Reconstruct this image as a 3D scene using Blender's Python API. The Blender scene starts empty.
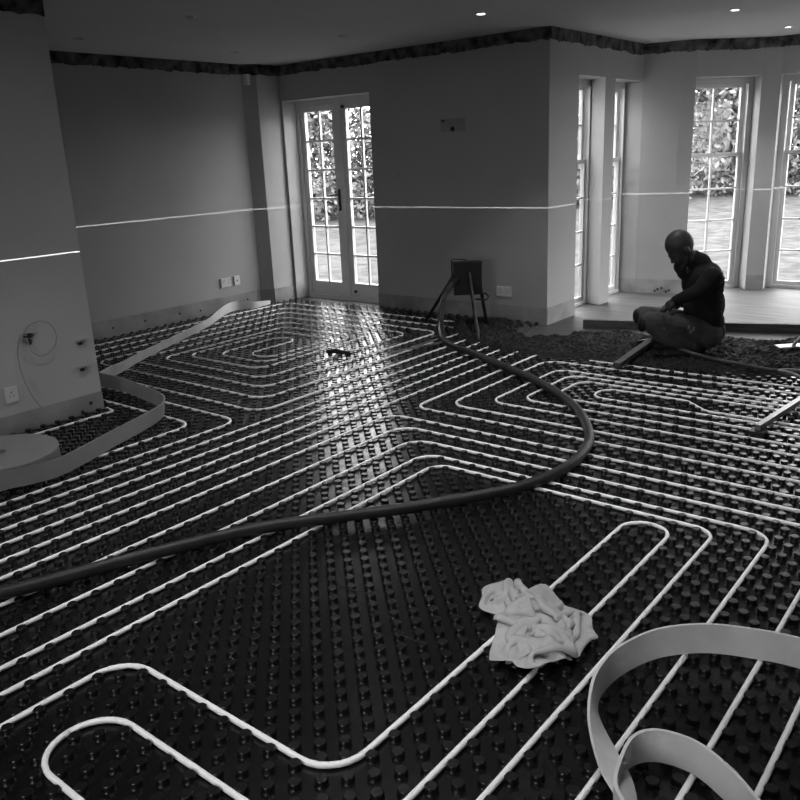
import bpy, bmesh, math, random
import numpy as np
from mathutils import Matrix, Vector, noise as mnoise
random.seed(7)
rng = np.random.default_rng(7)
scene = bpy.context.scene
C = scene.collection

# ------------------------------------------------------------------ camera, world, exposure
F_PX, PITCH, ROLL, YAW = 807.9, 0.294038, -0.043409, -0.682597
CAM_H = 1.6
def cam_axes():
    fw = Vector((math.sin(YAW)*math.cos(PITCH), math.cos(YAW)*math.cos(PITCH), -math.sin(PITCH)))
    rt = Vector((math.cos(YAW), -math.sin(YAW), 0))
    up = rt.cross(fw)
    c, s = math.cos(ROLL), math.sin(ROLL)
    return c*rt+s*up, -s*rt+c*up, fw
_r, _u, _f = cam_axes()
cam = bpy.data.cameras.new('camera')
cam.sensor_width = 36; cam.lens = 36*F_PX/800; cam.clip_start = .05; cam.clip_end = 300
camo = bpy.data.objects.new('camera', cam); C.objects.link(camo)
camo.matrix_world = Matrix(((_r.x, _u.x, -_f.x, 0), (_r.y, _u.y, -_f.y, 0), (_r.z, _u.z, -_f.z, CAM_H), (0, 0, 0, 1)))
scene.camera = camo

SKY = 4.2
world = bpy.data.worlds.new('overcast_sky'); scene.world = world; world.use_nodes = True
bg = world.node_tree.nodes['Background']; bg.inputs[0].default_value = (1, 1, 1, 1); bg.inputs[1].default_value = SKY
vs = scene.view_settings
vs.view_transform = 'Standard'; vs.look = 'None'; vs.gamma = 1; vs.use_curve_mapping = False
vs.exposure = 1.6

# ------------------------------------------------------------------ helpers
class MB:
    def __init__(s): s.v = []; s.f = []; s.sm = []
    def add(s, vs_, fs_, smooth=False):
        o = len(s.v); s.v += [tuple(p) for p in vs_]
        s.f += [tuple(i+o for i in f) for f in fs_]; s.sm += [smooth]*len(fs_)
        return s
    def box(s, x0, x1, y0, y1, z0, z1):
        return s.prism([(x0, y0), (x1, y0), (x1, y1), (x0, y1)], z0, z1)
    def prism(s, poly, z0, z1):
        a = sum(poly[i][0]*poly[(i+1) % len(poly)][1]-poly[(i+1) % len(poly)][0]*poly[i][1] for i in range(len(poly)))
        if a < 0: poly = poly[::-1]
        n = len(poly)
        vs_ = [(x, y, z0) for x, y in poly]+[(x, y, z1) for x, y in poly]
        fs_ = [tuple(range(n))[::-1], tuple(range(n, 2*n))]+[(i, (i+1) % n, n+(i+1) % n, n+i) for i in range(n)]
        return s.add(vs_, fs_)
    def obox(s, o, ax, ay, az):      # oriented box: corner + three edge vectors
        o, ax, ay, az = map(Vector, (o, ax, ay, az))
        p = [o, o+ax, o+ax+ay, o+ay, o+az, o+ax+az, o+ax+ay+az, o+ay+az]
        f = [(0, 3, 2, 1), (4, 5, 6, 7), (0, 1, 5, 4), (1, 2, 6, 5), (2, 3, 7, 6), (3, 0, 4, 7)]
        if ax.cross(ay).dot(az) < 0: f = [q[::-1] for q in f]
        return s.add(p, f)
    def beam(s, a, b, w, h, up=(0, 0, 1)):
        a, b, up = Vector(a), Vector(b), Vector(up)
        d = (b-a); x = d.cross(up).normalized()*w; y = x.cross(d).normalized()*h
        return s.obox(a-x/2-y/2, d, x, y)
    def tube(s, pts, r, n=8, caps=True, smooth=True):
        pts = [Vector(p) for p in pts]; m = len(pts)
        rr = r if hasattr(r, '__len__') else [r]*m
        rings = []; x = None
        for i, p in enumerate(pts):
            d = (pts[min(i+1, m-1)]-pts[max(i-1, 0)]).normalized()
            if x is None:
                x = d.orthogonal().normalized()
                if abs(d.z) < .9: x = d.cross(Vector((0, 0, 1))).normalized()
            x = (x-d*x.dot(d)).normalized(); y = d.cross(x)
            rings.append([p+(x*math.cos(t)+y*math.sin(t))*rr[i] for t in [2*math.pi*k/n for k in range(n)]])
        vs_ = [q for g in rings for q in g]
        fs_ = [(i*n+k, i*n+(k+1) % n, (i+1)*n+(k+1) % n, (i+1)*n+k) for i in range(m-1) for k in range(n)]
        s.add(vs_, fs_, smooth)
        if caps:
            s.add(rings[0], [tuple(range(n))[::-1]]); s.add(rings[-1], [tuple(range(n))])
        return s
    def lathe(s, prof, n=20, c=(0, 0, 0), M=None, smooth=True, cap=True):
        vs_ = []
        for r, z in prof:
            for k in range(n):
                t = 2*math.pi*k/n; p = Vector((r*math.cos(t), r*math.sin(t), z))
                if M is not None: p = M @ p
                vs_.append(p+Vector(c))
        fs_ = [(i*n+k, i*n+(k+1) % n, (i+1)*n+(k+1) % n, (i+1)*n+k) for i in range(len(prof)-1) for k in range(n)]
        s.add(vs_, fs_, smooth)
        if cap:
            s.add(vs_[:n], [tuple(range(n))[::-1]]); s.add(vs_[-n:], [tuple(range(n))])
        return s
    def sphere(s, c, r, n=14, m=9, M=None):
        r = (r, r, r) if not hasattr(r, '__len__') else r
        vs_ = []; c = Vector(c)
        def P(p): return (M @ Vector(p) if M is not None else Vector(p))+c
        vs_.append(P((0, 0, -r[2])))
        for i in range(1, m):
            a = -math.pi/2+math.pi*i/m
            for k in range(n):
                t = 2*math.pi*k/n
                vs_.append(P((r[0]*math.cos(a)*math.cos(t), r[1]*math.cos(a)*math.sin(t), r[2]*math.sin(a))))
        vs_.append(P((0, 0, r[2])))
        fs_ = [(0, 1+(k+1) % n, 1+k) for k in range(n)]
        for i in range(m-2):
            for k in range(n):
                a = 1+i*n
                fs_.append((a+k, a+(k+1) % n, a+n+(k+1) % n, a+n+k))
        a = 1+(m-2)*n; L = len(vs_)-1
        fs_ += [(a+k, a+(k+1) % n, L) for k in range(n)]
        return s.add(vs_, fs_, True)
    def limb(s, pts, rs):            # chain of spheres and cones, meant for a voxel union
        for p, r in zip(pts, rs): s.sphere(p, r, 12, 8)
        for i in range(len(pts)-1): s.tube([pts[i], pts[i+1]], [rs[i], rs[i+1]], 12)
        return s
    def mesh(s, name):
        me = bpy.data.meshes.new(name); me.from_pydata([tuple(v) for v in s.v], [], s.f)
        me.polygons.foreach_set('use_smooth', s.sm); me.update(); return me
    def build(s, name, m, parent=None):
        o = bpy.data.objects.new(name, s.mesh(name)); C.objects.link(o)
        if m is not None: o.data.materials.append(m)
        if parent is not None: o.parent = parent
        return o

def tag(o, label=None, cat=None, group=None, kind=None):
    if label: o['label'] = label
    if cat: o['category'] = cat
    if group: o['group'] = group
    if kind: o['kind'] = kind
    return o
def empty(name, loc=(0, 0, 0), rz=0):
    o = bpy.data.objects.new(name, None); C.objects.link(o); o.location = loc; o.rotation_euler = (0, 0, rz)
    o.empty_display_size = .1; return o
def struct(o): o['kind'] = 'structure'; return o
def copy_tree(o, parent=None):
    c = o.copy(); C.objects.link(c); c.parent = parent
    for ch in o.children: copy_tree(ch, c)
    return c

def mat(name, g, rough=.6, var=.0, vscale=4, bump=0., bscale=40, spec=.5, detail=4, stretch=None, coat=0, trans=0):
    m = bpy.data.materials.new(name); m.use_nodes = True; nt = m.node_tree; b = nt.nodes['Principled BSDF']
    b.inputs['Roughness'].default_value = rough; b.inputs['Specular IOR Level'].default_value = spec
    b.inputs['Base Color'].default_value = (g, g, g, 1)
    if coat: b.inputs['Coat Weight'].default_value = coat
    if trans:
        b.inputs['Subsurface Weight'].default_value = trans
        b.inputs['Subsurface Radius'].default_value = (.01, .01, .01)
    tc = nt.nodes.new('ShaderNodeTexCoord'); src = tc.outputs['Object']
    if stretch:
        mp = nt.nodes.new('ShaderNodeMapping'); mp.inputs['Scale'].default_value = stretch
        nt.links.new(src, mp.inputs[0]); src = mp.outputs[0]
    if var:
        n = nt.nodes.new('ShaderNodeTexNoise'); n.inputs['Scale'].default_value = vscale; n.inputs['Detail'].default_value = detail
        r = nt.nodes.new('ShaderNodeValToRGB')
        lo, hi = max(0, g*(1-var)), min(1, g*(1+var))
        r.color_ramp.elements[0].position = .3; r.color_ramp.elements[1].position = .7
        r.color_ramp.elements[0].color = (lo, lo, lo, 1); r.color_ramp.elements[1].color = (hi, hi, hi, 1)
        nt.links.new(src, n.inputs['Vector']); nt.links.new(n.outputs['Fac'], r.inputs[0]); nt.links.new(r.outputs[0], b.inputs['Base Color'])
    if bump:
        n = nt.nodes.new('ShaderNodeTexNoise'); n.inputs['Scale'].default_value = bscale; n.inputs['Detail'].default_value = 3
        bp = nt.nodes.new('ShaderNodeBump'); bp.inputs['Strength'].default_value = bump; bp.inputs['Distance'].default_value = .01
        nt.links.new(src, n.inputs['Vector']); nt.links.new(n.outputs['Fac'], bp.inputs['Height']); nt.links.new(bp.outputs[0], b.inputs['Normal'])
    return m
def emis(name, s, g=1):
    m = bpy.data.materials.new(name); m.use_nodes = True; nt = m.node_tree; nt.nodes.clear()
    e = nt.nodes.new('ShaderNodeEmission'); e.inputs[0].default_value = (g, g, g, 1); e.inputs[1].default_value = s
    o = nt.nodes.new('ShaderNodeOutputMaterial'); nt.links.new(e.outputs[0], o.inputs[0]); return m
def glass_mat():
    m = bpy.data.materials.new('window_glass'); m.use_nodes = True; nt = m.node_tree; nt.nodes.clear()
    t = nt.nodes.new('ShaderNodeBsdfTransparent'); t.inputs[0].default_value = (.96, .96, .96, 1)
    g = nt.nodes.new('ShaderNodeBsdfGlossy'); g.inputs['Roughness'].default_value = .02
    fc = nt.nodes.new('ShaderNodeLayerWeight'); fc.inputs['Blend'].default_value = .5      # thin pane: Schlick from the facing angle, same on both faces
    pw = nt.nodes.new('ShaderNodeMath'); pw.operation = 'POWER'; pw.inputs[1].default_value = 5; nt.links.new(fc.outputs['Facing'], pw.inputs[0])
    lw = nt.nodes.new('ShaderNodeMath'); lw.operation = 'MULTIPLY_ADD'; lw.inputs[1].default_value = .9; lw.inputs[2].default_value = .012; nt.links.new(pw.outputs[0], lw.inputs[0])
    mx = nt.nodes.new('ShaderNodeMixShader'); o = nt.nodes.new('ShaderNodeOutputMaterial')
    nt.links.new(lw.outputs[0], mx.inputs[0]); nt.links.new(t.outputs[0], mx.inputs[1]); nt.links.new(g.outputs[0], mx.inputs[2])
    nt.links.new(mx.outputs[0], o.inputs[0]); return m

M = dict(
    wall=mat('plaster_wall', .36, .75, .06, 1.2, .05, 30, .25),
    nib=mat('plaster_nib', .46, .8, .06, 1.5, .05, 30, .2),
    ceil=mat('plaster_ceiling', .54, .8, .05, 1, spec=.2),
    bare=mat('bare_skirting_strip', .29, .85, .22, 5, .2, 60, .2),
    scar=mat('cornice_scar', .085, .9, .95, 11, .4, 60, .2),
    chip=mat('plaster_chip', .33, .9, .2, 30, spec=.2),
    white=mat('painted_frame', .60, .4, .04, 6),
    glass=glass_mat(),
    slab=mat('screed_floor', .07, .6, .5, 2.2, .1, 8, .4, stretch=(1, 9, 1)),
    black=mat('black_plastic', .005, .25, .25, 3, .32, 7, .45),
    nodule=mat('black_plastic_nodule', .005, .30, .3, 8, .10, 120, .42),
    pipe=mat('white_pipe', .96, .35, 0, spec=.55),
    hose=mat('black_rubber_hose', .014, .45, .4, 14, .15, 50, .4),
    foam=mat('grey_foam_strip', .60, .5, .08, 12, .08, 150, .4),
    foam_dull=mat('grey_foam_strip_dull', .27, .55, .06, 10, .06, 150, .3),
    rag=mat('cotton_rag', .45, .9, .10, 25, .15, 400, .1),
    screed=mat('dark_damp_screed', .018, .8, .5, 30, .8, 90, .3),
    timber=mat('dark_timber', .085, .7, .4, 6, .2, 30, .3, stretch=(1, 1, 8)),
    metal=mat('dull_metal', .20, .35, .2, 10, spec=.6),
    dark=mat('dark_paint', .012, .5, .3, 10, spec=.4),
    plastic=mat('white_plastic', .62, .35),
    hole=mat('dark_hole', .01, .8),
    steel=mat('brushed_steel', .25, .3, .1, 20, spec=.7),
    cable=mat('grey_cable', .32, .5),
    lawn=mat('lawn_with_leaves', .05, .95, .6, 4, .3, 6, .1, 8),
    leaf=mat('leaves', .11, .75, .65, 3, spec=.2, detail=2),
    bark=mat('bark', .05, .9, .4, 6, .5, 12),
    skin=mat('skin', .05, .5, .1, 20, spec=.4),
    beard=mat('beard_hair', .02, .9, .5, 90, .6, 200),
    shirt=mat('dark_shirt', .018, .9, .3, 8, .2, 60, .15),
    trouser=mat('work_trousers', .085, .9, .3, 12, .3, 60, .15),
    boot=mat('boot', .03, .6),
    glove=mat('dark_glove', .02, .7),
    brick=mat('outside_wall', .3, .9, .2, 8),
)
# damp timber boards of the bay floor get a grain through a stretched noise
PI = math.pi
def sm(pts, n=6):                   # Catmull-Rom through points (any dimension)
    P = [np.array(p, float) for p in pts]; P = [2*P[0]-P[1]]+P+[2*P[-1]-P[-2]]; out = []
    for i in range(1, len(P)-2):
        a, b, c, d = P[i-1:i+3]
        for k in range(n):
            t = k/n
            out.append(.5*((2*b)+(-a+c)*t+(2*a-5*b+4*c-d)*t*t+(-a+3*b-3*c+d)*t**3))
    out.append(P[-2]); return out

# ------------------------------------------------------------------ room shell
ZC = 2.605
XL, YF, XN, YN, XR = -7.15, 6.75, -5.0, 2.885, -3.65
A_ = np.array([1, 1])/2**.5; N_ = np.array([-1, 1])/2**.5
B_, C_, D_, E_ = (-3.65, 8.80), (-3.139, 8.941), (-2.63, 9.45), (-2.46, 9.52)
K_ = (-3.27, 8.885)
MX = -2.06
mir = lambda p: (2*MX-p[0], p[1])
XR2, XB, YB = 2*MX-XR, 2.1, -2.6      # mirrored bay side, right wall, back wall
HEAD = 2.242
BX0, BX1 = -1.7, .1                  # added window behind the photographer, there to light the room

_co2 = tuple(np.array(C_)+.36*N_-.03*A_); _do2 = tuple(np.array(D_)+.36*N_+.03*A_)
half = [(-7.45, 7.1), (-3.93, 7.1), (-3.93, 9.2), _co2, _do2, (-2.485, 9.9)]
outline = [(-7.45, -2.9)]+half+[mir(p) for p in half[::-1][:-1]]+[(2.4, 7.1), (2.4, -2.9)]
struct(MB().prism(outline, -.25, -.004).build('floor', M['slab']))
struct(MB().prism(outline, ZC, ZC+.2).build('ceiling', M['ceil']))
o = MB().box(-7.45, XL, YN-.2, 7.1, 0, ZC).build('wall_left', M['wall']); struct(o)
o = MB().box(-7.45, XN, YB-.3, YN, 0, ZC).build('wall_left_nib', M['nib']); struct(o)
o = MB().prism([(-7.16, 6.30), (-7.035, 6.42), (-7.035, 6.76), (-7.16, 6.76)], 0, ZC).build('wall_corner_boxing', M['wall']); struct(o)
# front wall with french door opening (slightly splayed reveal)
w = MB()
w.prism([(-7.16, YF), (-7.005, YF), (-7.035, 7.1), (-7.16, 7.1)], 0, ZC)
w.prism([(-5.722, YF), (XR, YF), (XR, 6.78), (-3.93, 6.78), (-3.93, 7.1), (-5.70, 7.1)], 0, ZC)
w.prism([(-7.005, YF), (-5.722, YF), (-5.70, 7.1), (-7.035, 7.1)], 2.232, ZC)
struct(w.build('wall_front', M['wall']))
# bay: left return with two windows, angled pier, facets and mirrored right half
def bay_side(fm, name):
    def pz(poly): return [fm(p) for p in poly]
    w = MB()
    w.prism(pz([(XR, 6.78), (XR, 7.31), (-3.88, 7.215), (-3.93, 7.215), (-3.93, 6.78)]), 0, ZC)
    w.prism(pz([(XR, 7.88), (XR, 8.11), (-3.88, 8.035), (-3.93, 8.035), (-3.93, 7.975), (-3.88, 7.975)]), 0, ZC)
    w.prism(pz([(XR, 7.31), (XR, 7.88), (-3.88, 7.975), (-3.93, 7.975), (-3.93, 7.215), (-3.88, 7.215)]), HEAD, ZC)
    w.prism(pz([(XR, 8.11), (XR, 8.80), (-3.88, 8.80), (-3.93, 8.80), (-3.93, 8.035), (-3.88, 8.035)]), HEAD, ZC)
    if name == '_right': w.prism(pz([(XR, 7.31), (XR, 7.88), (-3.88, 7.975), (-3.93, 7.975), (-3.93, 7.215), (-3.88, 7.215)]), 0, HEAD)  # unseen side opening filled in to dim the left bay return
    struct(w.build('wall_bay_side'+name, M['wall']))
    w = MB()
    co = tuple(np.array(C_)+.25*N_-.03*A_); do = tuple(np.array(D_)+.25*N_+.03*A_)
    co2 = tuple(np.array(C_)+.36*N_-.03*A_); do2 = tuple(np.array(D_)+.36*N_+.03*A_)
    w.prism(pz([B_, K_, C_, co, co2, (-3.93, 9.2), (-3.93, 8.8), (-3.88, 8.8)]), 0, ZC)
    w.prism(pz([D_, E_, (-2.485, 9.74), (-2.485, 9.9), do2, do]), 0, ZC)
    w.prism(pz([C_, D_, do, do2, co2, co]), HEAD, ZC)
    struct(w.build('wall_bay_angle'+name, M['wall']))
bay_side(lambda p: p, '_left'); bay_side(mir, '_right')
w = MB(); w.prism([E_, mir(E_), mir((-2.485, 9.9)), (-2.485, 9.9)], HEAD, ZC); struct(w.build('wall_bay_front', M['wall']))
w = MB().box(XR2, XB+.3, YF, 7.1, 0, ZC); struct(w.build('wall_front_right', M['wall']))
# plain right wall, then back wall with an opening for the added window
w = MB()
w.box(XB, XB+.3, YB-.3, 7.1, 0, ZC)
struct(w.build('wall_right', M['wall']))
w = MB(); w.box(XN-.1, BX0, YB-.3, YB, 0, ZC); w.box(BX1, XB+.3, YB-.3, YB, 0, ZC); w.box(BX0, BX1, YB-.3, YB, 2.15, ZC); w.box(BX0, BX1, YB-.3, YB, 0, .8)
struct(w.build('wall_back', M['wall']))

# ------------------------------------------------------------------ windows and door
def frame_box(mb, o, ax, n, s0, s1, z0, z1, d0, d1):
    """box in a facet's own frame: s along, z up, d outward"""
    o = Vector((o[0], o[1], 0)); ax = Vector((ax[0], ax[1], 0)); n = Vector((n[0], n[1], 0))
    mb.obox(o+ax*s0+n*d0+Vector((0, 0, z0)), ax*(s1-s0), n*(d1-d0), Vector((0, 0, z1-z0)))
def sash_window(idx, o, ax, n, s0, s1, d, detail=True, fw=.055, st=.048, fd=.1):
    root = struct(empty('window_%d' % idx, (o[0], o[1], 0)))
    def fin(mb, name, m, par):
        ob = mb.build(name, m, par); ob.matrix_parent_inverse = Matrix.Identity(4)
        base = Vector((o[0], o[1], 0))
        ob.data.transform(Matrix.Translation(-base)); return ob
    fr = MB()
    FB = lambda mb, *a: frame_box(mb, o, ax, n, *a)
    FB(fr, s0, s0+fw, 0, HEAD, d, d+fd); FB(fr, s1-fw, s1, 0, HEAD, d, d+fd)
    FB(fr, s0+fw, s1-fw, HEAD-.055, HEAD, d, d+fd)
    FB(fr, s0+fw, s1-fw, -.004, .028, d-.02, d+fd)
    FB(fr, s0+fw, s0+fw+.012, .028, HEAD-.055, d-.012, d+.012); FB(fr, s1-fw-.012, s1-fw, .028, HEAD-.055, d-.012, d+.012)
    FB(fr, s0+fw, s1-fw, HEAD-.068, HEAD-.055, d-.012, d+.012)
    fin(fr, 'frame', M['white'], root)
    a, b = s0+fw+.007, s1-fw-.007; mid = (a+b)/2
    for up, (z0, z1, rows, dd, bot, top) in enumerate([(.028, 1.479, 4, d+.018, .045, .04), (1.437, HEAD-.055, 2, d+.055, .04, .042)]):
        sh = MB()
        FB(sh, a, a+st, z0, z1, dd, dd+.036); FB(sh, b-st, b, z0, z1, dd, dd+.036)
        FB(sh, a+st, b-st, z0, z0+bot, dd, dd+.036); FB(sh, a+st, b-st, z1-top, z1, dd, dd+.036)
        if up:                    # sash horns
            FB(sh, a, a+.035, z0-.05, z0, dd, dd+.03); FB(sh, b-.035, b, z0-.05, z0, dd, dd+.03)
        so = fin(sh, 'upper_sash' if up else 'lower_sash', M['white'], root)
        g0, g1 = z0+bot, z1-top; h = (g1-g0)/rows
        for r in range(1, rows):
            bb = MB(); FB(bb, a+st, b-st, g0+r*h-.009, g0+r*h+.009, dd+.004, dd+.032); fin(bb, 'glazing_bar', M['white'], so)
        bb = MB(); FB(bb, mid-.009, mid+.009, g0, g1, dd+.005, dd+.031); fin(bb, 'glazing_bar', M['white'], so)
        if detail:
            for r in range(rows):
                for (p, q) in ((a+st, mid-.009), (mid+.009, b-st)):
                    pn = MB(); FB(pn, p, q, g0+r*h+.009*(r > 0), g0+(r+1)*h-.009*(r < rows-1), dd+.016, dd+.02); fin(pn, 'pane', M['glass'], so)
        else:
            pn = MB(); FB(pn, a+st, b-st, g0, g1, dd+.016, dd+.02); fin(pn, 'pane', M['glass'], so)
    lk = MB(); FB(lk, mid-.03, mid+.03, 1.479, 1.5, d-.0, d+.03); fin(lk, 'sash_catch', M['steel'], root)
    return root
sash_window(1, (-3.65, 0), (0, 1), (-1, 0), 7.215, 7.975, .195, True, .03, .04, .085)
sash_window(2, (-3.65, 0), (0, 1), (-1, 0), 8.037, 8.80, .195, True, .03, .04, .085)
sash_window(3, D_, A_, N_, -.79, .03, .2)
sash_window(4, (0, 9.52), (1, 0), (0, 1), -2.485, 2*MX+2.485, .2)
mA = (-A_[0], A_[1]); mN = (-N_[0], N_[1])
sash_window(5, mir(D_), mA, mN, -.79, .03, .2, False)
sash_window(6, mir((-3.65, 0)), (0, 1), (1, 0), 8.037, 8.80, .195, False, .03, .04, .085)
# plain window added in the unseen back wall to bring light from behind
root = struct(empty('window_7', ((BX0+BX1)/2, YB-.1, 0))); hw = (BX1-BX0)/2; fr = MB()
for q in (-hw, -.035, hw-.07): fr.box(q, q+.07, -.08, 0, .8, 2.15)
fr.box(-hw, hw, -.08, 0, .8, .87); fr.box(-hw, hw, -.08, 0, 2.08, 2.15)
fr.build('frame', M['white'], root)
for q in (-hw+.07, .035): MB().box(q, q+hw-.105, -.045, -.039, .87, 2.08).build('pane', M['glass'], root)

# french door
door = struct(empty('door_1', (-6.385, 7.0, 0)))
def P(mb, name, m, par): return mb.build(name, m, par)
fr = MB()
fr.box(-.648, -.60, -.03, .09, 0, 2.235); fr.box(.60, .668, -.03, .09, 0, 2.235); fr.box(-.60, .60, -.03, .09, 2.175, 2.235)
fr.box(-.60, .60, -.05, .09, -.004, .04)
P(fr, 'frame', M['white'], door)
for side, (x0, x1, g0, g1) in enumerate([(-.598, -.003, -.533, -.105), (.003, .598, .097, .523)]):
    lf = MB(); z0, z1, gz0, gz1 = .042, 2.173, .195, 2.112
    lf.box(x0, g0, 0, .045, z0, z1); lf.box(g1, x1, 0, .045, z0, z1); lf.box(g0, g1, 0, .045, z0, gz0); lf.box(g0, g1, 0, .045, gz1, z1)
    if side == 0: lf.box(-.03, .03, -.014, 0, z0, z1)
    lo = P(lf, 'door_leaf', M['white'], door)
    gm = (g0+g1)/2; h = (gz1-gz0)/6
    for r in range(1, 6): P(MB().box(g0, g1, .008, .037, gz0+r*h-.010, gz0+r*h+.010), 'glazing_bar', M['white'], lo)
    P(MB().box(gm-.010, gm+.010, .009, .036, gz0, gz1), 'glazing_bar', M['white'], lo)
    for r in range(6):
        for p, q in ((g0, gm-.010), (gm+.010, g1)):
            P(MB().box(p, q, .020, .025, gz0+r*h+.01*(r > 0), gz0+(r+1)*h-.01*(r < 5)), 'pane', M['glass'], lo)
    if side == 0:
        hb = MB().box(-.075, -.04, -.012, 0, 1.02, 1.26); hb.tube([(-.057, -.012, 1.2), (-.057, -.05, 1.2), (-.09, -.06, 1.2), (-.19, -.06, 1.185)], .009, 8)
        P(hb, 'handle', M['dark'], lo)
        P(MB().lathe([(.012, 0), (.012, .03)], 10, (-.057, -.03, 1.06), Matrix.Rotation(PI/2, 3, 'X')), 'lock_knob', M['steel'], lo)
    else:
        P(MB().box(.05, .085, -.02, 0, 2.118, 2.15), 'bolt', M['dark'], lo)
        P(MB().lathe([(.016, 0), (.016, .02), (.01, .026)], 12, (.11, 0, .10), Matrix.Rotation(PI/2, 3, 'X')), 'bolt', M['dark'], lo)

# portals guide the daylight sampling through the openings
def portal(c, n, w, h):
    l = bpy.data.lights.new('daylight_portal', 'AREA'); l.shape = 'RECTANGLE'; l.size = w; l.size_y = h; l.cycles.is_portal = True
    ob = bpy.data.objects.new('daylight_portal', l); C.objects.link(ob)
    ob.location = c; ob.rotation_euler = Vector((-n[0], -n[1], 0)).to_track_quat('-Z', 'Y').to_euler()
portal((-6.385, 7.15, 1.15), (0, 1), 1.15, 2.1)
for y in (7.6, 8.42):
    portal((-3.95, y, 1.12), (-1, 0), .72, 2.2)
portal((2*MX+3.95, 8.42, 1.12), (1, 0), .72, 2.2)
c3 = np.array(D_)-.38*A_+.37*N_; portal((c3[0], c3[1], 1.12), N_, .76, 2.2); portal((2*MX-c3[0], c3[1], 1.12), mN, .76, 2.2)
portal(((BX0+BX1)/2, YB-.31, 1.47), (0, -1), BX1-BX0-.1, 1.25)
portal((MX, 9.91, 1.12), (0, 1), .8, 2.2)

# ------------------------------------------------------------------ cornice scars and skirting strips
def scar(name, pts, z1=ZC, hgt=.098, off=.012):
    """ragged dark strip where the cornice was pulled off; pts = plan polyline, room on its right-hand side"""
    mb = MB()
    for a, b in zip(pts[:-1], pts[1:]):
        a, b = Vector((*a, 0)), Vector((*b, 0)); L = (b-a).length; n = max(2, int(L/.025)); d = (b-a)/n
        nr = Vector((d.y, -d.x, 0)).normalized()*off
        lo = []
        for i in range(n+1):
            p = a+d*i
            h = hgt+.018*mnoise.noise(p*7)+.014*mnoise.noise(p*31)+(.02*max(0, mnoise.noise(p*3.1+Vector((5, 2, 1)))))
            lo.append(z1-h)
        vs_ = []; fs_ = []
        for i in range(n+1):
            p = a+d*i
            thick = .7+.5*mnoise.noise(p*17)
            vs_ += [p+Vector((0, 0, z1)), p+nr+Vector((0, 0, z1)), p+nr*thick+Vector((0, 0, lo[i])), p+Vector((0, 0, lo[i]-.004))]
        for i in range(n):
            k = i*4
            for j in range(3): fs_.append((k+j, k+4+j, k+5+j, k+1+j))
        fs_ += [(0, 1, 2, 3), (n*4+3, n*4+2, n*4+1, n*4)]
        mb.add(vs_, fs_)
    return struct(mb.build(name, M['scar']))
scar('trim_1', [(XL, YN), (XL, 6.30), (-7.035, 6.42), (-7.035, YF), (XR, YF)])
scar('trim_2', [(XR, YF), B_, K_, C_, D_, E_, mir(E_), mir(D_), mir(C_), mir(K_), mir(B_), mir((XR, YF))])
scar('trim_3', [(XN, YB), (XN, YN), (XL, YN)])
def band(name, pts, h, off=.005, z0=-.004, m='bare'):
    mb = MB()
    for a, b in zip(pts[:-1], pts[1:]):
        a, b = Vector((*a, z0)), Vector((*b, z0)); d = b-a; nr = Vector((d.y, -d.x, 0)).normalized()*off
        mb.obox(a, d, nr, (0, 0, h-z0))
    return struct(mb.build(name, M[m]))
band('baseboard_left', [(XL, YN), (XL, 6.30), (-7.035, 6.42), (-7.035, YF), (-7.005, YF)], .17)
band('baseboard_front', [(-5.722, YF), (XR, YF)], .16, .008)
band('baseboard_bay_return', [(XR, YF), (XR, 7.31)], .16)
band('baseboard_bay_pier', [(-3.84, 8.80), B_, K_, C_], .15)
band('baseboard_bay_corner', [D_, E_], .16)
band('baseboard_nib', [(XN, YB), (XN, YN)], .128)
# dark wall plugs left in the skirting strip
k = 0
ORD = ['first', 'second', 'third', 'fourth', 'fifth', 'sixth', 'seventh']
for k, (y, z) in enumerate([(3.55, .075), (4.35, .085), (4.72, .09), (5.15, .09), (5.42, .075), (5.85, .08), (6.1, .09)]):
    tag(MB().lathe([(.010, 0), (.012, .003), (.006, .008)], 8, (XL+.005, y, z), Matrix.Rotation(PI/2, 3, 'Y')).build('wall_plug', M['dark']),
        ORD[k]+' dark wall plug in the left wall skirting strip, counted towards the door', 'plug', 'wall plugs along the left wall')
for (y, z, nm) in [(2.79, .065, 'upper'), (2.72, .02, 'lower')]:
    tag(MB().lathe([(.012, 0), (.013, .003), (.006, .008)], 8, (XN+.005, y, z), Matrix.Rotation(PI/2, 3, 'Y')).build('wall_plug', M['dark']),
        nm+' dark wall plug low on the near grey wall end', 'plug', 'wall plugs on the near wall')
for k, (x, z) in enumerate([(-3.43, .05), (-3.40, .07), (-3.36, .085), (-3.31, .045), (-3.28, .06)]):
    y = 8.80+.2237*(x+3.65)
    tag(MB().lathe([(.014, 0), (.013, .004), (.006, .012)], 8, (x, y-.008, z-.03), Matrix.Rotation(PI/2, 3, 'X')).build('plaster_hole', M['dark']),
        ORD[k]+' dark chipped hole from the left in the skirting beside the bay window', 'hole', 'holes beside the bay window')

QX, QY, X0, Y0 = .0506, .05, -3.92, 3.34
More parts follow.
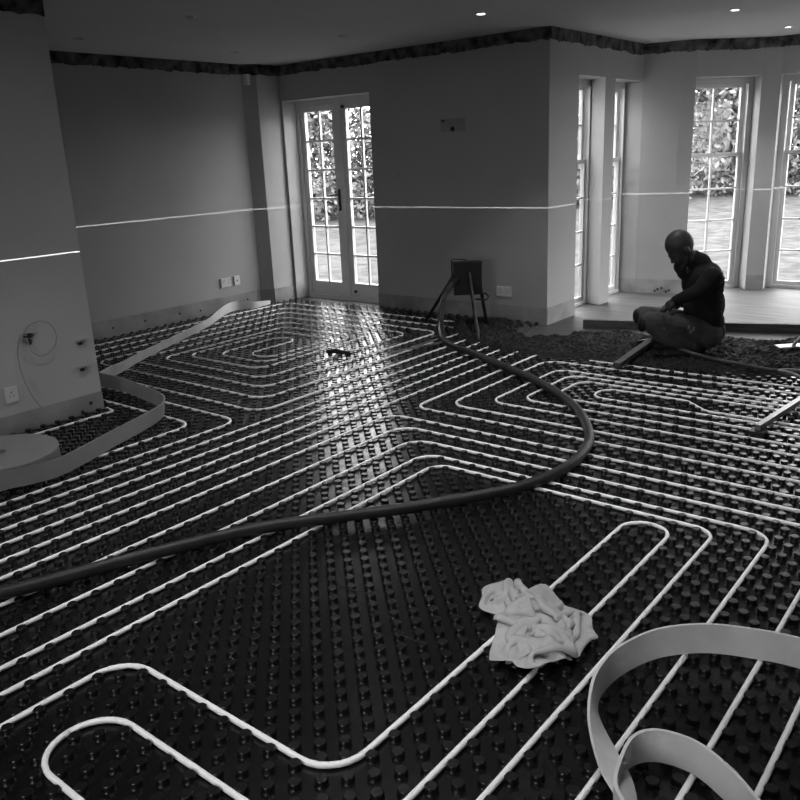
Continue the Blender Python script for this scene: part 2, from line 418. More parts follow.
# ------------------------------------------------------------------ heating pipes
def fillet(pts, r=.115, n=7):
    out = [Vector((*pts[0], 0))]
    for i in range(1, len(pts)-1):
        a, b, c = Vector((*pts[i-1], 0)), Vector((*pts[i], 0)), Vector((*pts[i+1], 0))
        u, v = (a-b), (c-b); lu, lv = u.length, v.length; u.normalize(); v.normalize()
        ang = u.angle(v); rr = r
        t = min(rr/math.tan(ang/2), lu*.499, lv*.499); rr = t*math.tan(ang/2)
        bis = (u+v).normalized(); ctr = b+bis*(rr/math.sin(ang/2))
        p0, p1 = b+u*t, b+v*t; a0 = math.atan2(p0.y-ctr.y, p0.x-ctr.x); a1 = math.atan2(p1.y-ctr.y, p1.x-ctr.x)
        da = (a1-a0+PI) % (2*PI)-PI
        out += [Vector((ctr.x+rr*math.cos(a0+da*k/n), ctr.y+rr*math.sin(a0+da*k/n), 0)) for k in range(n+1)]
    out.append(Vector((*pts[-1], 0))); return out
ZP, RP = .0122, .0094
LINES = []
def pipe(pts, label, r=.115):
    p = [q+Vector((0, 0, ZP)) for q in fillet(pts, r)]
    LINES.extend((a_.x, a_.y, b_.x, b_.y) for a_, b_ in zip(p[:-1], p[1:]))
    return tag(MB().tube(p, RP, 8).build('heating_pipe', M['pipe']), label, 'pipe', 'white heating pipes')
xk = lambda k: X0+QX*k
pipe([(xk(33), -.4), (xk(33), 1.24), (xk(52), 1.24), (xk(52), 3.165), (xk(56), 3.165), (xk(56), -.4)], 'white heating pipe bent into the long narrow loop that passes under the crumpled rag', .13)
pipe([(-.9, 1.045), (-2.06, 1.045), (-2.06, .79), (-.9, .79)], 'white heating pipe making the short loop in the near left corner', .13)
pipe([(xk(59), -.4), (xk(59), 3.245), (xk(30), 3.245), (xk(30), -.4)], 'white heating pipe first outside the loop that holds the rag', .1)
pipe([(xk(63), -.4), (xk(63), 3.34), (xk(27)+.01, 3.34), (xk(27)+.01, -.4)], 'white heating pipe second outside the loop that holds the rag', .115)
pipe([(xk(67), -.4), (xk(67), 3.493), (xk(23)+.012, 3.493), (xk(23)+.012, -.4)], 'white heating pipe third outside the loop that holds the rag', .13)
pipe([(xk(70), -.4), (xk(70), 3.643), (xk(19)+.006, 3.643), (xk(19)+.006, -.4)], 'white heating pipe fourth outside the loop that holds the rag', .13)
pipe([(xk(73), -.4), (xk(73), 3.79), (xk(15), 3.79), (xk(15), -.4)], 'white heating pipe fifth outside the loop that holds the rag', .12)
pipe([(.7, 3.99), (-3.125, 3.99), (-3.125, 5.64), (.7, 5.64)], 'outermost white heating pipe of the nested loops beyond the hose bend', .1)
pipe([(.7, 4.152), (-2.962, 4.152), (-2.962, 5.49), (.7, 5.49)], 'second white heating pipe of the nested loops beyond the hose bend', .13)
pipe([(.7, 4.342), (-2.765, 4.342), (-2.765, 5.29), (.7, 5.29)], 'third white heating pipe of the nested loops beyond the hose bend', .11)
pipe([(.7, 4.49), (-2.61, 4.49), (-2.61, 5.19), (.7, 5.19)], 'fourth white heating pipe of the nested loops beyond the hose bend', .11)
pipe([(.7, 4.648), (-2.475, 4.648), (-2.475, 5.09), (.7, 5.09)], 'fifth white heating pipe of the nested loops, touching the hose bend', .1)
pipe([(.7, 4.772), (-2.255, 4.772), (-2.255, 4.995), (-1.69, 4.998), (-1.52, 4.845), (.7, 4.84)], 'innermost white heating pipe of the nested loops, with a sideways kink', .1)
for k, nm in ((3, 'nearest the spiral by the door'), (6, 'second from the spiral by the door'), (9, 'third from the spiral by the door'), (12, 'fourth from the spiral by the door')):
    pipe([(xk(k), -.6), (xk(k), 4.2), (xk(k)+(.005 if k != 9 else -.01), 5.8)], 'straight white heating pipe running under the screed, '+nm)
pipe([(xk(0), -.6), (xk(0), 3.175), (-6.64, 3.175), (-6.64, 6.2), (-4.135, 6.19), (-4.15, 3.59), (-6.25, 3.59), (-6.25, 5.80), (-4.555, 5.775), (-4.57, 3.97), (-5.86, 3.97),
      (-5.86, 5.455), (-4.925, 5.42), (-4.925, 4.32), (-5.535, 4.32), (-5.56, 5.085), (-5.305, 5.08), (-5.305, 4.455), (-5.025, 4.455), (-5.03, 5.25), (-5.745, 5.26), (-5.745, 4.155),
      (-4.81, 4.155), (-4.83, 5.60), (-6.04, 5.62), (-6.04, 3.79), (-4.36, 3.79), (-4.34, 5.955), (-6.45, 6.02), (-6.45, 3.37), (-3.945, 3.37), (-3.935, 6.41), (-6.87, 6.43), (-6.87, 2.97), (-4.115, 2.97), (-4.115, -.6)],
     'white heating pipe wound into the big spiral in front of the french door', .13)
pipe([(-4.84, 1.0), (-4.84, 2.86), (-4.95, 2.875)], 'short white heating pipe along the foot of the near wall end', .03)

# ------------------------------------------------------------------ black castellated mat
def nodule_geo(n=8):
    prof = [(.0212, 0), (.0158, .005), (.0200, .0172), (.0168, .0220)]
    vs_ = [(r*math.cos(2*PI*(k+.5)/n), r*math.sin(2*PI*(k+.5)/n), z) for r, z in prof for k in range(n)]
    fs_ = [(i*n+k, i*n+(k+1) % n, (i+1)*n+(k+1) % n, (i+1)*n+k) for i in range(3) for k in range(n)]
    return vs_, fs_, [tuple(range(3*n, 4*n))]
nv, nf, ncap = nodule_geo()
mat_poly = [(XN+.01, -1.3), (1.4, -1.3), (1.4, 6.0), (-3.5, 6.0), (XR-.08, 6.25), (XR-.08, 6.72), (-7.0, 6.72), (-7.02, 6.42), (-7.13, 6.3), (-7.13, YN+.02), (XN+.01, YN+.02)]
floor_mat = MB().prism(mat_poly, -.003, 0).build('heating_floor_mat', M['black'])
tag(floor_mat, 'black plastic castellated underfloor heating mat covering the whole room floor', 'floor mat')
def inside(x, y, poly):
    c = False
    for i in range(len(poly)):
        (x1, y1), (x2, y2) = poly[i], poly[i-1]
        if (y1 > y) != (y2 > y) and x < (x2-x1)*(y-y1)/(y2-y1)+x1: c = not c
    return c
pts = []
Rv = np.array([_r, _u, _f])
for i in range(-66, 110):
    for j in range(-94, 68):
        if (i+j) & 1: continue
        x, y = X0+(i+.5)*QX, Y0+(j+.5)*QY
        if not inside(x, y, mat_poly): continue
        if x < XN+.04 and y < YN+.04: continue
        if x > XR-.05 and y > 6.05: continue
        v = Rv @ np.array([x, y, -CAM_H])
        vis = v[2] > .3 and abs(v[0]) < v[2]*.495*1.0 and abs(v[1]) < v[2]*.495
        wide = v[2] > .1 and abs(v[0]) < v[2]*.72+.3 and abs(v[1]) < v[2]*.72+.3
        if not wide: continue
        pts.append((v[2] if vis else 99, x, y))
pts.sort()
# the moulded studs stand clear of the pipe they clip
LN = np.array(LINES); PA = LN[:, :2]; PD = LN[:, 2:]-PA; PL = np.maximum((PD**2).sum(1), 1e-9)
XY = np.array([(x, y) for _, x, y in pts])
for k in range(len(XY)):
    t = np.clip(((XY[k]-PA)*PD).sum(1)/PL, 0, 1); dv = XY[k]-(PA+PD*t[:, None]); dd = np.hypot(dv[:, 0], dv[:, 1]); m_ = dd.argmin()
    if dd[m_] < .0235: XY[k] = XY[k]+dv[m_]/max(dd[m_], 1e-6)*(.0235-dd[m_])
pts = [(d_, x, y) for (d_, _, _), (x, y) in zip(pts, XY)]
nmesh = MB().add(nv, nf, True).add([nv[q] for q in ncap[0]], [tuple(range(8))]).mesh('nodule')
nmesh.materials.append(M['nodule'])
for k, (_, x, y) in enumerate(pts[:300]):
    ob = bpy.data.objects.new('nodule', nmesh); C.objects.link(ob); ob.parent = floor_mat; ob.location = (x, y, 0)
    ob.rotation_euler.z = random.uniform(-.2, .2)
rest = np.array([(x, y) for _, x, y in pts[300:]])
nva = np.array(nv); n1 = len(nv); m1 = len(rest)
V = (nva[None]+np.concatenate([rest, np.zeros((m1, 1))], 1)[:, None, :])
V[:, :, 2] *= (1+.04*rng.standard_normal((m1, 1)))
V = V.reshape(-1, 3)
quads = np.array(nf); FQ = (quads[None]+(np.arange(m1)*n1)[:, None, None]).reshape(-1, 4)
caps = np.array(ncap); FC = (caps[None]+(np.arange(m1)*n1)[:, None, None]).reshape(-1, 8)
me = bpy.data.meshes.new('nodule_field')
me.from_pydata(V.tolist(), [], FQ.tolist()+FC.tolist())
me.polygons.foreach_set('use_smooth', [True]*len(FQ)+[False]*len(FC)); me.update(); me.materials.append(M['nodule'])
nfld = bpy.data.objects.new('nodule_field', me); C.objects.link(nfld); nfld.parent = floor_mat; nfld['kind'] = 'stuff'

# ------------------------------------------------------------------ foam edge strip
def ribbon(bot, top, th=.008, n=7):
    b = sm(bot, n); t = sm(top, n); mb = MB(); vs_ = []; fs_ = []; m = len(b)
    for i in range(m):
        d = np.array(b[min(i+1, m-1)])-np.array(b[max(i-1, 0)]); up = np.array(t[i])-np.array(b[i])
        nr = np.cross(d, up); nr = nr/np.linalg.norm(nr)*th/2
        vs_ += [b[i]-nr, t[i]-nr, t[i]+nr, b[i]+nr]
    for i in range(m-1):
        k = i*4
        for j in range(4): fs_.append((k+j, k+4+j, k+4+(j+1) % 4, k+(j+1) % 4))
    fs_ += [(0, 1, 2, 3), ((m-1)*4+3, (m-1)*4+2, (m-1)*4+1, (m-1)*4)]
    mb.add(vs_, fs_, True); return mb
def smooth_by_angle(o, deg=35):
    bm = bmesh.new(); bm.from_mesh(o.data)
    for e in bm.edges:
        if len(e.link_faces) == 2 and e.calc_face_angle(0) > math.radians(deg): e.smooth = False
    bm.to_mesh(o.data); bm.free()
zb, zt = .0255, .1255
st = lambda ps, z: [(x, y, z) for x, y in ps]
# near coil: outer sweep leans over, then winds into a smaller ring
path = [(.25, 2.24, .25, 2.24), (.02, 2.37, .02, 2.37), (-.2, 2.42, -.2, 2.425), (-.417, 2.424, -.428, 2.43), (-.56, 2.392, -.56, 2.402), (-.69, 2.335, -.69, 2.345), (-.795, 2.225, -.8, 2.235), (-.852, 2.08, -.86, 2.08),
(-.861, 1.955, -.866, 1.945), (-.838, 1.878, -.846, 1.848), (-.785, 1.812, -.800, 1.745), (-.712, 1.742, -.713, 1.624), (-.635, 1.66, -.630, 1.545), (-.5, 1.44, -.5, 1.40), (-.34, 1.40, -.34, 1.38), (-.24, 1.48, -.235, 1.48),
        (-.27, 1.62, -.268, 1.62), (-.355, 1.70, -.355, 1.695), (-.437, 1.755, -.437, 1.757), (-.53, 1.796, -.53, 1.796), (-.625, 1.782, -.622, 1.783), (-.672, 1.72, -.665, 1.725), (-.668, 1.64, -.657, 1.62), (-.63, 1.545, -.626, 1.53), (-.55, 1.47, -.54, 1.46)]
tz = {8: .124, 9: .110, 10: .088, 11: .078, 12: .085}
co = ribbon([(a, b, zb) for a, b, c, d in path], [(c, d, tz.get(i, zt)) for i, (a, b, c, d) in enumerate(path)], .009, 8).build('foam_edge_strip', M['foam'])
smooth_by_angle(co); tag(co, 'light grey foam edge strip uncoiled in a big ring in the near right corner', 'foam strip')
# left strip: from the roll, round the corner of the wall end and off to the back wall
strip = empty('foam_edge_strip', (-4.38, 1.87, 0.025))
tag(strip, 'grey foam edge strip unrolled from its flat roll beside the near wall end', 'foam strip')
def par(o, p): o.parent = p; o.matrix_parent_inverse = Matrix.Translation(-p.location); return o
rb = MB(); prof = []
r0 = .036
for i in range(0, 27): prof.append((r0+i*.0104, .1005+(.0012 if i % 2 else -.0012)))
rl = [(r0, 0)]+prof+[(r0+26*.0104+.002, .098), (r0+26*.0104+.002, 0)]
rb.lathe(rl+[(r0, 0)], 48, (-4.385, 1.865, .025), cap=False)
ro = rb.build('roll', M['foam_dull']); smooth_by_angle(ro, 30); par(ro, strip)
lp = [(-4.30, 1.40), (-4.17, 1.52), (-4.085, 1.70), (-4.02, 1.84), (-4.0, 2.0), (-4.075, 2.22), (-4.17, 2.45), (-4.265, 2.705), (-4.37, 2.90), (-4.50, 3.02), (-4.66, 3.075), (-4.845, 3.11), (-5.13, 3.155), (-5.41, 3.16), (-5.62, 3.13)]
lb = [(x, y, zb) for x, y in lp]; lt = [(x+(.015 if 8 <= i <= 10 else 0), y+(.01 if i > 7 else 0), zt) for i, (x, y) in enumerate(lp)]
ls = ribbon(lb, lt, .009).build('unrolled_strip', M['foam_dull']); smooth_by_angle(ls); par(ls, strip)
# second length running to the back wall, half fallen over
bb = [(-5.56, 3.21, .027), (-5.64, 3.36, .027), (-5.72, 3.52, .027), (-5.894, 3.792, .027), (-6.207, 4.387, .028), (-6.545, 5.036, .028), (-6.80, 5.40, .028), (-6.94, 5.62, .028), (-6.985, 5.80, .028), (-6.90, 5.98, .028), (-6.93, 6.24, .028)]
bt = [(-5.53, 3.20, .118), (-5.60, 3.33, .120), (-5.68, 3.50, .115), (-5.87, 3.78, .105), (-6.18, 4.36, .10), (-6.52, 5.01, .105), (-6.79, 5.39, .118), (-6.94, 5.62, .126), (-6.99, 5.80, .127), (-6.905, 5.98, .10), (-6.935, 6.25, .07)]
bs = ribbon(bb, bt, .009).build('foam_edge_strip', M['foam']); smooth_by_angle(bs)
tag(bs, 'pale grey foam edge strip lying across the pipes towards the far left corner', 'foam strip')

# ------------------------------------------------------------------ dark screed heap
fb = [(-4.6, 6.45), (-4.2, 6.0), (-4.0, 5.75), (-3.78, 5.68), (-3.49, 5.56), (-3.30, 5.57), (-3.08, 5.50), (-2.945, 5.52), (-2.685, 5.55), (-2.42, 5.58), (-2.243, 5.66), (-1.847, 5.72), (-1.65, 5.69), (-1.5, 5.70), (-1.2, 5.82), (-.58, 5.9), (-.55, 5.92)]
kb = [(-4.6, 6.70), (-4.2, 6.70), (-3.78, 6.70), (-3.68, 6.5), (-3.60, 6.2), (-3.46, 6.13), (-3.37, 6.22), (-3.20, 6.30), (-3.156, 6.46), (-3.04, 6.62), (-2.83, 6.68), (-2.69, 6.70), (-2.0, 6.93), (-1.77, 6.95), (-1.516, 7.1), (-1.2, 7.2), (-.55, 6.7)]
mb = MB(); NX, NY = 330, 90
xs = np.linspace(-4.6, -.55, NX)
f0 = np.interp(xs, [p[0] for p in fb], [p[1] for p in fb]); k0 = np.interp(xs, [p[0] for p in kb], [p[1] for p in kb])
vs_ = []; fs_ = []
for i in range(NX):
    for j in range(NY):
        t = j/(NY-1); x = xs[i]
        jag = .03*mnoise.noise(Vector((x*9, 0, 3)))+.02*mnoise.noise(Vector((x*27, 0, 8)))
        y = f0[i]+jag+(k0[i]+.05*mnoise.noise(Vector((x*7, 9, 3)))-f0[i]-jag)*t
        e = min(1, t/.16, (1-t)/.14); e = e*e*(3-2*e); e *= min(1, i/25)
        q = Vector((x, y, 0))
        z = -.006+e*(.052+.022*mnoise.noise(q*3)+.026*mnoise.noise(q*9)+.030*abs(mnoise.noise(q*21))+.010*mnoise.noise(q*55))
        vs_.append((x, y, z))
for i in range(NX-1):
    for j in range(NY-1):
        a = i*NY+j; fs_.append((a, a+NY, a+NY+1, a+1))
mb.add(vs_, fs_, False)
sc = mb.build('wet_screed', M['screed']); tag(sc, 'dark loose screed heaped over the pipe ends in front of the bay', 'screed', kind='stuff')

# ------------------------------------------------------------------ hose and tripod
hp = [(-3.35, .55, .05), (-3.15, .85, .05), (-2.975, 1.169, .05), (-2.867, 1.42, .05), (-2.759, 1.696, .05), (-2.578, 2.087, .05), (-2.365, 2.373, .05), (-2.16, 2.623, .05), (-1.945, 2.935, .05), (-1.815, 3.185, .05), (-1.765, 3.459, .05),
      (-1.795, 3.748, .05), (-1.904, 4.028, .05), (-2.196, 4.43, .05), (-2.654, 4.805, .05), (-3.143, 5.08, .05), (-3.50, 5.27, .055)]
U_ = Vector((.776, .631, 0)); V_ = Vector((-.631, .776, 0))
def TP(u, z, v=0): return Vector((-4.15, 6.2, 0))+U_*u+V_*v+Vector((0, 0, z))
hp += [(-3.80, 5.39, .06), (-3.97, 5.50, .09), (-4.124, 5.692, .15), (-4.206, 5.804, .24), (-4.264, 5.943, .34), (-4.255, 6.03, .43), (-4.235, 6.12, .505), (-4.19, 6.2, .54)]
hose = empty('screed_hose', (-2.5, 2.2, .02)); tag(hose, 'thick black rubber screed hose snaking across the pipes up to the tripod', 'hose')
hpts = sm(hp, 8)
h1 = MB().tube(hpts, .028, 14).build('hose_body', M['hose']); par(h1, hose)
for a, b in ((118, 122), (180, 184), (60, 63)):
    if b < len(hpts): par(MB().tube(hpts[a:b], .0312, 14).build('hose_clamp', M['dark']), hose)
tri = empty('hose_tripod', tuple(TP(0, 0))); tag(tri, 'black metal tripod stand holding up the screed hose end by the far wall', 'tripod')
par(MB().obox(TP(-.15, .345, -.05), U_*.255, V_*.12, (0, 0, .29)).build('hood', M['dark']), tri)
par(MB().obox(TP(-.155, .63, -.055), U_*.265, V_*.13, (0, 0, .012)).build('hood_lip', M['dark']), tri)
par(MB().tube([TP(-.165, .50, 0), TP(-.165, .665, 0), TP(-.15, .672, 0), TP(-.03, .66, 0), TP(-.02, .63, 0)], .006, 8).build('handle', M['dark']), tri)
for n_, a, b in (('l', TP(-.12, .56, .02), Vector((-4.74, 6.27, .01))), ('f', TP(-.01, .55, -.06), Vector((-3.79, 5.78, .02))), ('r', TP(.10, .40, .04), TP(.17, .01, .1))):
    lg = par(MB().tube([a, b], .017, 10).build('leg', M['dark']), tri)
    MB().lathe([(.03, 0), (.03, .012), (.018, .03)], 10, (b.x, b.y, b.z-.004)).build('foot', M['dark'], lg)
par(MB().tube([TP(.04, .30, -.03), TP(.15, .285, 0), TP(.175, .31, .03), TP(.15, .335, .05), TP(.10, .34, .04)], .009, 8).build('brace', M['dark']), tri)
par(MB().lathe([(.045, -.03), (.045, .03)], 14, TP(-.13, .48, -.03), Matrix.Rotation(.75, 3, V_)).build('coupling', M['dark']), tri)

# ------------------------------------------------------------------ crumpled rag
def rag():
    """a square of cloth pushed together on the floor: position-based springs, the slack buckles into folds"""
    NU, NV, LU, LV = 100, 84, .80, .66; g = np.random.default_rng(23)
    U, V = np.meshgrid(np.linspace(-LU/2, LU/2, NU), np.linspace(-LV/2, LV/2, NV), indexing='ij')
    P = np.stack([U, V, np.full_like(U, .08)], 2)
    for k in range(16):                                   # soft waves start the folds
        kx, ky, ph = g.normal(0, 20), g.normal(0, 20), g.random()*6.3
        P[:, :, 2] += .005*np.sin(kx*U+ky*V+ph)
    du, dv = LU/(NU-1), LV/(NV-1)
    cons = [(i, j, math.hypot(i*du, j*dv), k) for (i, j, k) in ((1, 0, 1.), (0, 1, 1.), (1, 1, .7), (1, -1, .7), (1, 0, 1.), (0, 1, 1.), (4, 0, .16), (0, 4, .16), (3, 3, .10), (3, -3, .10))]
    lumps = [(g.normal(0, .10), g.normal(0, .055), .035+.03*g.random(), .030+.045*g.random()) for k in range(11)]
    def mound(x, y):                                      # the bulk of the cloth bundled underneath
        h = np.zeros_like(x)
        for (cx, cy, r, a) in lumps: h = np.maximum(h, a*np.exp(-((x-cx)**2+(y-cy)**2)/(r*r)*.8))
        return .0225+h
    vel = np.zeros_like(P); steps = 260
    for st_ in range(steps):
        t = st_/steps
        if t < .92:                                       # gather unevenly towards the middle
            n_ = .92*steps; sx, sy = .35**(1/n_), .22**(1/n_)
            P[:, :, 1] = P[:, :, 1]*sy+.0009*np.sin(P[:, :, 0]*11+1.5)*(1-t); P[:, :, 0] = P[:, :, 0]*sx+.0009*np.sin(P[:, :, 1]*14+.5)*(1-t)
        vel *= .85; vel[:, :, 2] -= .0006; P0 = P.copy(); P = P+vel
        for _ in range(6):
            for (i, j, L, k) in cons:
                a_ = (slice(0, NU-i), slice(0, NV-j) if j >= 0 else slice(-j, NV)); b_ = (slice(i, NU), slice(j, NV) if j >= 0 else slice(0, NV+j))
                d = P[b_]-P[a_]; l = np.sqrt((d**2).sum(2))+1e-9
                c = d*(((l-L)/l)*k*.21)[:, :, None]
                P[a_] += c; P[b_] -= c
        fl = mound(P[:, :, 0], P[:, :, 1]); low = P[:, :, 2] < fl
        P[:, :, 2] = np.maximum(P[:, :, 2], fl)
        P[low, :2] = P0[low, :2]*.6+P[low, :2]*.4
        P[:, :, 2] = np.where(P[:, :, 2] > .135, P[:, :, 2]*.85+.135*.15, P[:, :, 2])
        vel = np.clip(P-P0, -.006, .006)
    for _ in range(1):
        Q = P.copy(); Q[1:-1, 1:-1] = .6*P[1:-1, 1:-1]+.1*(P[2:, 1:-1]+P[:-2, 1:-1]+P[1:-1, 2:]+P[1:-1, :-2]); P = Q
    ctr = Vector((-1.205, 2.18, 0)); ax = Vector((.56, -.83, 0)).normalized()*1.15; ay = Vector((.83, .56, 0)).normalized()*1.12
    P[:, :, 0] -= (P[:, :, 0].max()+P[:, :, 0].min())/2; P[:, :, 1] -= (P[:, :, 1].max()+P[:, :, 1].min())/2
    mb = MB()
    mb.add([ctr+ax*p[0]+ay*p[1]+Vector((0, 0, p[2])) for p in P.reshape(-1, 3)], [(i*NV+j, (i+1)*NV+j, (i+1)*NV+j+1, i*NV+j+1) for i in range(NU-1) for j in range(NV-1)], True)
    return mb
rg = rag().build('cleaning_rag', M['rag']); sd = rg.modifiers.new('thickness', 'SOLIDIFY'); sd.thickness = .002; ss = rg.modifiers.new('soft', 'SUBSURF'); ss.levels = ss.render_levels = 1; tag(rg, 'crumpled pale cotton rag lying on the near heating pipes', 'rag')

# ------------------------------------------------------------------ tools, timber
tag(MB().obox((-3.285, 6.766, -.003), (2.70, 1.004, 0), (-.018, .048, 0), (0, 0, .078)).build('timber_batten', M['timber']), 'dark rough timber batten edging the bay floor behind the kneeling man', 'timber')
sl = empty('straightedge', (-2.4, 5.5, .05)); tag(sl, 'dull grey straightedge leaning on the screed by the man\'s knee', 'straightedge')
par(MB().beam((-2.375, 5.46, .058), (-2.385, 6.15, .105), .055, .035).build('blade', M['timber']), sl)
sv = empty('long_handled_shovel', (-1.9, 5.9, .05)); tag(sv, 'long-handled shovel lying across the screed in front of the kneeling man', 'shovel')
par(MB().tube(sm([(-2.37, 6.12, .13), (-1.93, 5.92, .085), (-1.47, 5.82, .07), (-1.36, 5.83, .065)], 5), .014, 8).build('shaft', M['timber']), sv)
par(MB().tube(sm([(-1.36, 5.83, .065), (-1.26, 5.79, .065), (-1.13, 5.67, .06), (-1.06, 5.60, .06)], 5), .012, 8).build('handle_fork', M['metal']), sv)
par(MB().tube(sm([(-1.36, 5.83, .065), (-1.27, 5.88, .068), (-1.12, 5.86, .065), (-1.0, 5.80, .06)], 5), .012, 8).build('handle_fork', M['metal']), sv)
par(MB().tube([(-1.06, 5.60, .06), (-1.0, 5.80, .06)], .013, 8).build('grip', M['dark']), sv)
par(MB().obox((-2.58, 6.2, .06), (.2, -.1, .06), (.1, .2, 0), (0, 0, .006)).build('blade', M['metal']), sv)
rl_ = empty('screed_rail', (-1.14, 4.55, .03)); tag(rl_, 'pale metal screed rail lying over the pipes at the right edge', 'rail')
par(MB().beam((-1.14, 4.56, .058), (-1.0, 5.86, .058), .032, .035).build('rail', M['metal']), rl_)
par(MB().box(-1.175, -1.095, 4.52, 4.60, .02, .045).build('end_shoe', M['dark']), rl_)
tw = empty('plastering_trowel', (-1.42, 6.5, .06)); tag(tw, 'steel trowel with curved handle on the screed at the right edge', 'trowel')
par(MB().obox((-1.50, 6.42, .085), (.30, .22, .01), (-.06, .08, 0), (0, 0, .004)).build('blade', M['steel']), tw)
par(MB().tube(sm([(-1.43, 6.52, .09), (-1.405, 6.54, .13), (-1.36, 6.57, .165), (-1.27, 6.63, .17), (-1.20, 6.69, .15), (-1.18, 6.70, .10)], 5), .014, 8).build('handle', M['steel']), tw)
# small things lying on the mat
sp = empty('pipe_pliers', (-4.5, 4.8, .02)); tag(sp, 'small dark pliers lying on the pipes in the bright reflection of the door', 'pliers')
par(MB().tube([(-4.66, 4.78, .04), (-4.60, 4.82, .045), (-4.52, 4.83, .04), (-4.47, 4.87, .035)], [.018, .022, .02, .012], 8).build('jaw', M['dark']), sp)
par(MB().tube([(-4.60, 4.80, .042), (-4.66, 4.87, .035), (-4.70, 4.93, .03)], .011, 8).build('grip', M['dark']), sp)
cu = empty('pipe_cutter', (-4.12, 5.4, .03)); tag(cu, 'dark pipe cutter with two thin grey arms lying near the tripod', 'cutter')
par(MB().sphere((-4.10, 5.60, .045), (.07, .05, .03)).build('head', M['dark']), cu)
par(MB().tube([(-4.07, 5.58, .055), (-4.12, 5.25, .04)], .008, 8).build('arm', M['metal']), cu)
par(MB().tube([(-3.98, 5.52, .05), (-4.16, 5.06, .035)], .008, 8).build('arm', M['metal']), cu)
tag(MB().tube(sm([(-2.03, 2.02, .026), (-1.93, 1.98, .026), (-1.83, 2.0, .027), (-1.74, 1.93, .026), (-1.64, 1.92, .026), (-1.55, 1.86, .026), (-1.45, 1.86, .026)], 6), .0022, 6).build('thin_cord', M['dark']), 'thin black cord trailing over the nodules left of the rag', 'cord')

# ------------------------------------------------------------------ sockets, cable, detector
def socket(loc, rz, w, h, name, label, gangs=1, kind='socket'):
    r = empty(name, loc, rz); tag(r, label, kind)
    m = MB(); m.box(-w/2, w/2, -.012, 0, -h/2, h/2); m.prism([(-w/2+.004, -.016), (w/2-.004, -.016), (w/2, -.012), (-w/2, -.012)], -h/2+.004, h/2-.004)
    m.build('plate', M['plastic'], r)
    for g in range(gangs):
        cx = (g-(gangs-1)/2)*.072
        if kind == 'socket':
            for dx, dz, ww, hh in ((0, .014, .005, .012), (-.012, -.010, .009, .005), (.012, -.010, .009, .005)):
                MB().box(cx+dx-ww/2, cx+dx+ww/2, -.0168, -.014, dz-hh/2, dz+hh/2).build('pin_hole', M['hole'], r)
            MB().box(cx+.018-.006, cx+.018+.006, -.021, -.015, .018, .036).build('switch', M['plastic'], r)
        else:
            MB().lathe([(.008, 0), (.008, .004)], 12, (cx, -.014, 0), Matrix.Rotation(PI/2, 3, 'X')).build('port', M['hole'], r)
    return r
socket((XN, 2.266, .26), PI/2, .086, .100, 'wall_socket', 'white single wall socket low on the near wall end beside the hanging cable')
socket((XL, 5.805, .325), PI/2, .146, .100, 'wall_socket', 'white double wall socket low on the left wall beside the small aerial plate', 2)
socket((XL, 5.963, .325), PI/2, .086, .100, 'aerial_plate', 'white single aerial plate low on the left wall beside the double socket', 1, 'plate')
socket((-4.115, YF, .288), 0, .168, .096, 'wall_socket', 'white double wall socket on the front wall behind the tripod', 2)
cb = empty('hanging_cable', (XN, 2.44, .6)); tag(cb, 'thin grey cable looped out of a hole in the near wall end', 'cable')
loop = [(-4.985, 2.44, .60), (-4.96, 2.40, .63), (-4.95, 2.44, .675), (-4.945, 2.51, .69), (-4.945, 2.575, .655), (-4.945, 2.60, .575), (-4.95, 2.57, .50), (-4.955, 2.49, .468), (-4.965, 2.44, .50), (-4.975, 2.425, .56), (-4.98, 2.41, .62),
        (-4.96, 2.37, .61), (-4.95, 2.335, .51), (-4.945, 2.335, .39), (-4.94, 2.36, .27), (-4.94, 2.41, .16), (-4.935, 2.485, .075)]
par(MB().tube(sm(loop, 6), .0042, 8).build('cord', M['cable']), cb)
par(MB().sphere((-4.985, 2.44, .605), (.016, .035, .014), 10, 7).build('clip', M['dark']), cb)
par(MB().sphere((-4.985, 2.437, .565), (.012, .016, .022), 10, 7).build('knot', M['dark']), cb)
for y, z, nm in ((2.795, .495, 'upper'), (2.782, .318, 'lower')):
    r = empty('pipe_clip', (XN, y, z)); tag(r, nm+' of two small brackets on the edge of the near wall end', 'bracket')
    MB().box(0, .018, -.042, .042, -.012, .012).build('plate', M['cable'], r)
    MB().box(.018, .03, -.038, -.012, -.016, .004).build('jaw', M['dark'], r); MB().box(.018, .03, .008, .036, -.008, .012).build('jaw', M['cable'], r)
pr_ = empty('motion_detector', (XL+.04, 6.352, 2.45)); pr_.rotation_euler.z = -.7; tag(pr_, 'small white motion detector under the ceiling in the far left corner', 'detector')
MB().prism([(0, -.035), (.03, -.03), (.045, 0), (.03, .03), (0, .035)], -.055, .055).build('housing', M['plastic'], pr_)
MB().sphere((.035, 0, -.015), (.016, .02, .022), 10, 7).build('lens', M['white'], pr_)
bx = empty('wall_back_box', (-4.69, YF, 1.845)); tag(bx, 'patched cable outlet with a dark slot high on the front wall', 'outlet')
MB().prism([(-.14, 0), (.14, 0), (.135, -.006), (-.135, -.006)], -.05, .07).build('plaster_patch', M['bare'], bx)
MB().lathe([(.022, 0), (.020, .012)], 12, (.005, -.006, -.025), Matrix.Rotation(PI/2, 3, 'X')).build('cable_hole', M['hole'], bx)
MB().box(-.125, -.09, -.012, -.004, .045, .06).build('mark', M['dark'], bx)
tag(MB().box(-5.435, -5.375, YF-.008, YF, 1.345, 1.435).build('thermostat_plate', M['wall']), 'small blank plate on the front wall right of the french door', 'plate')

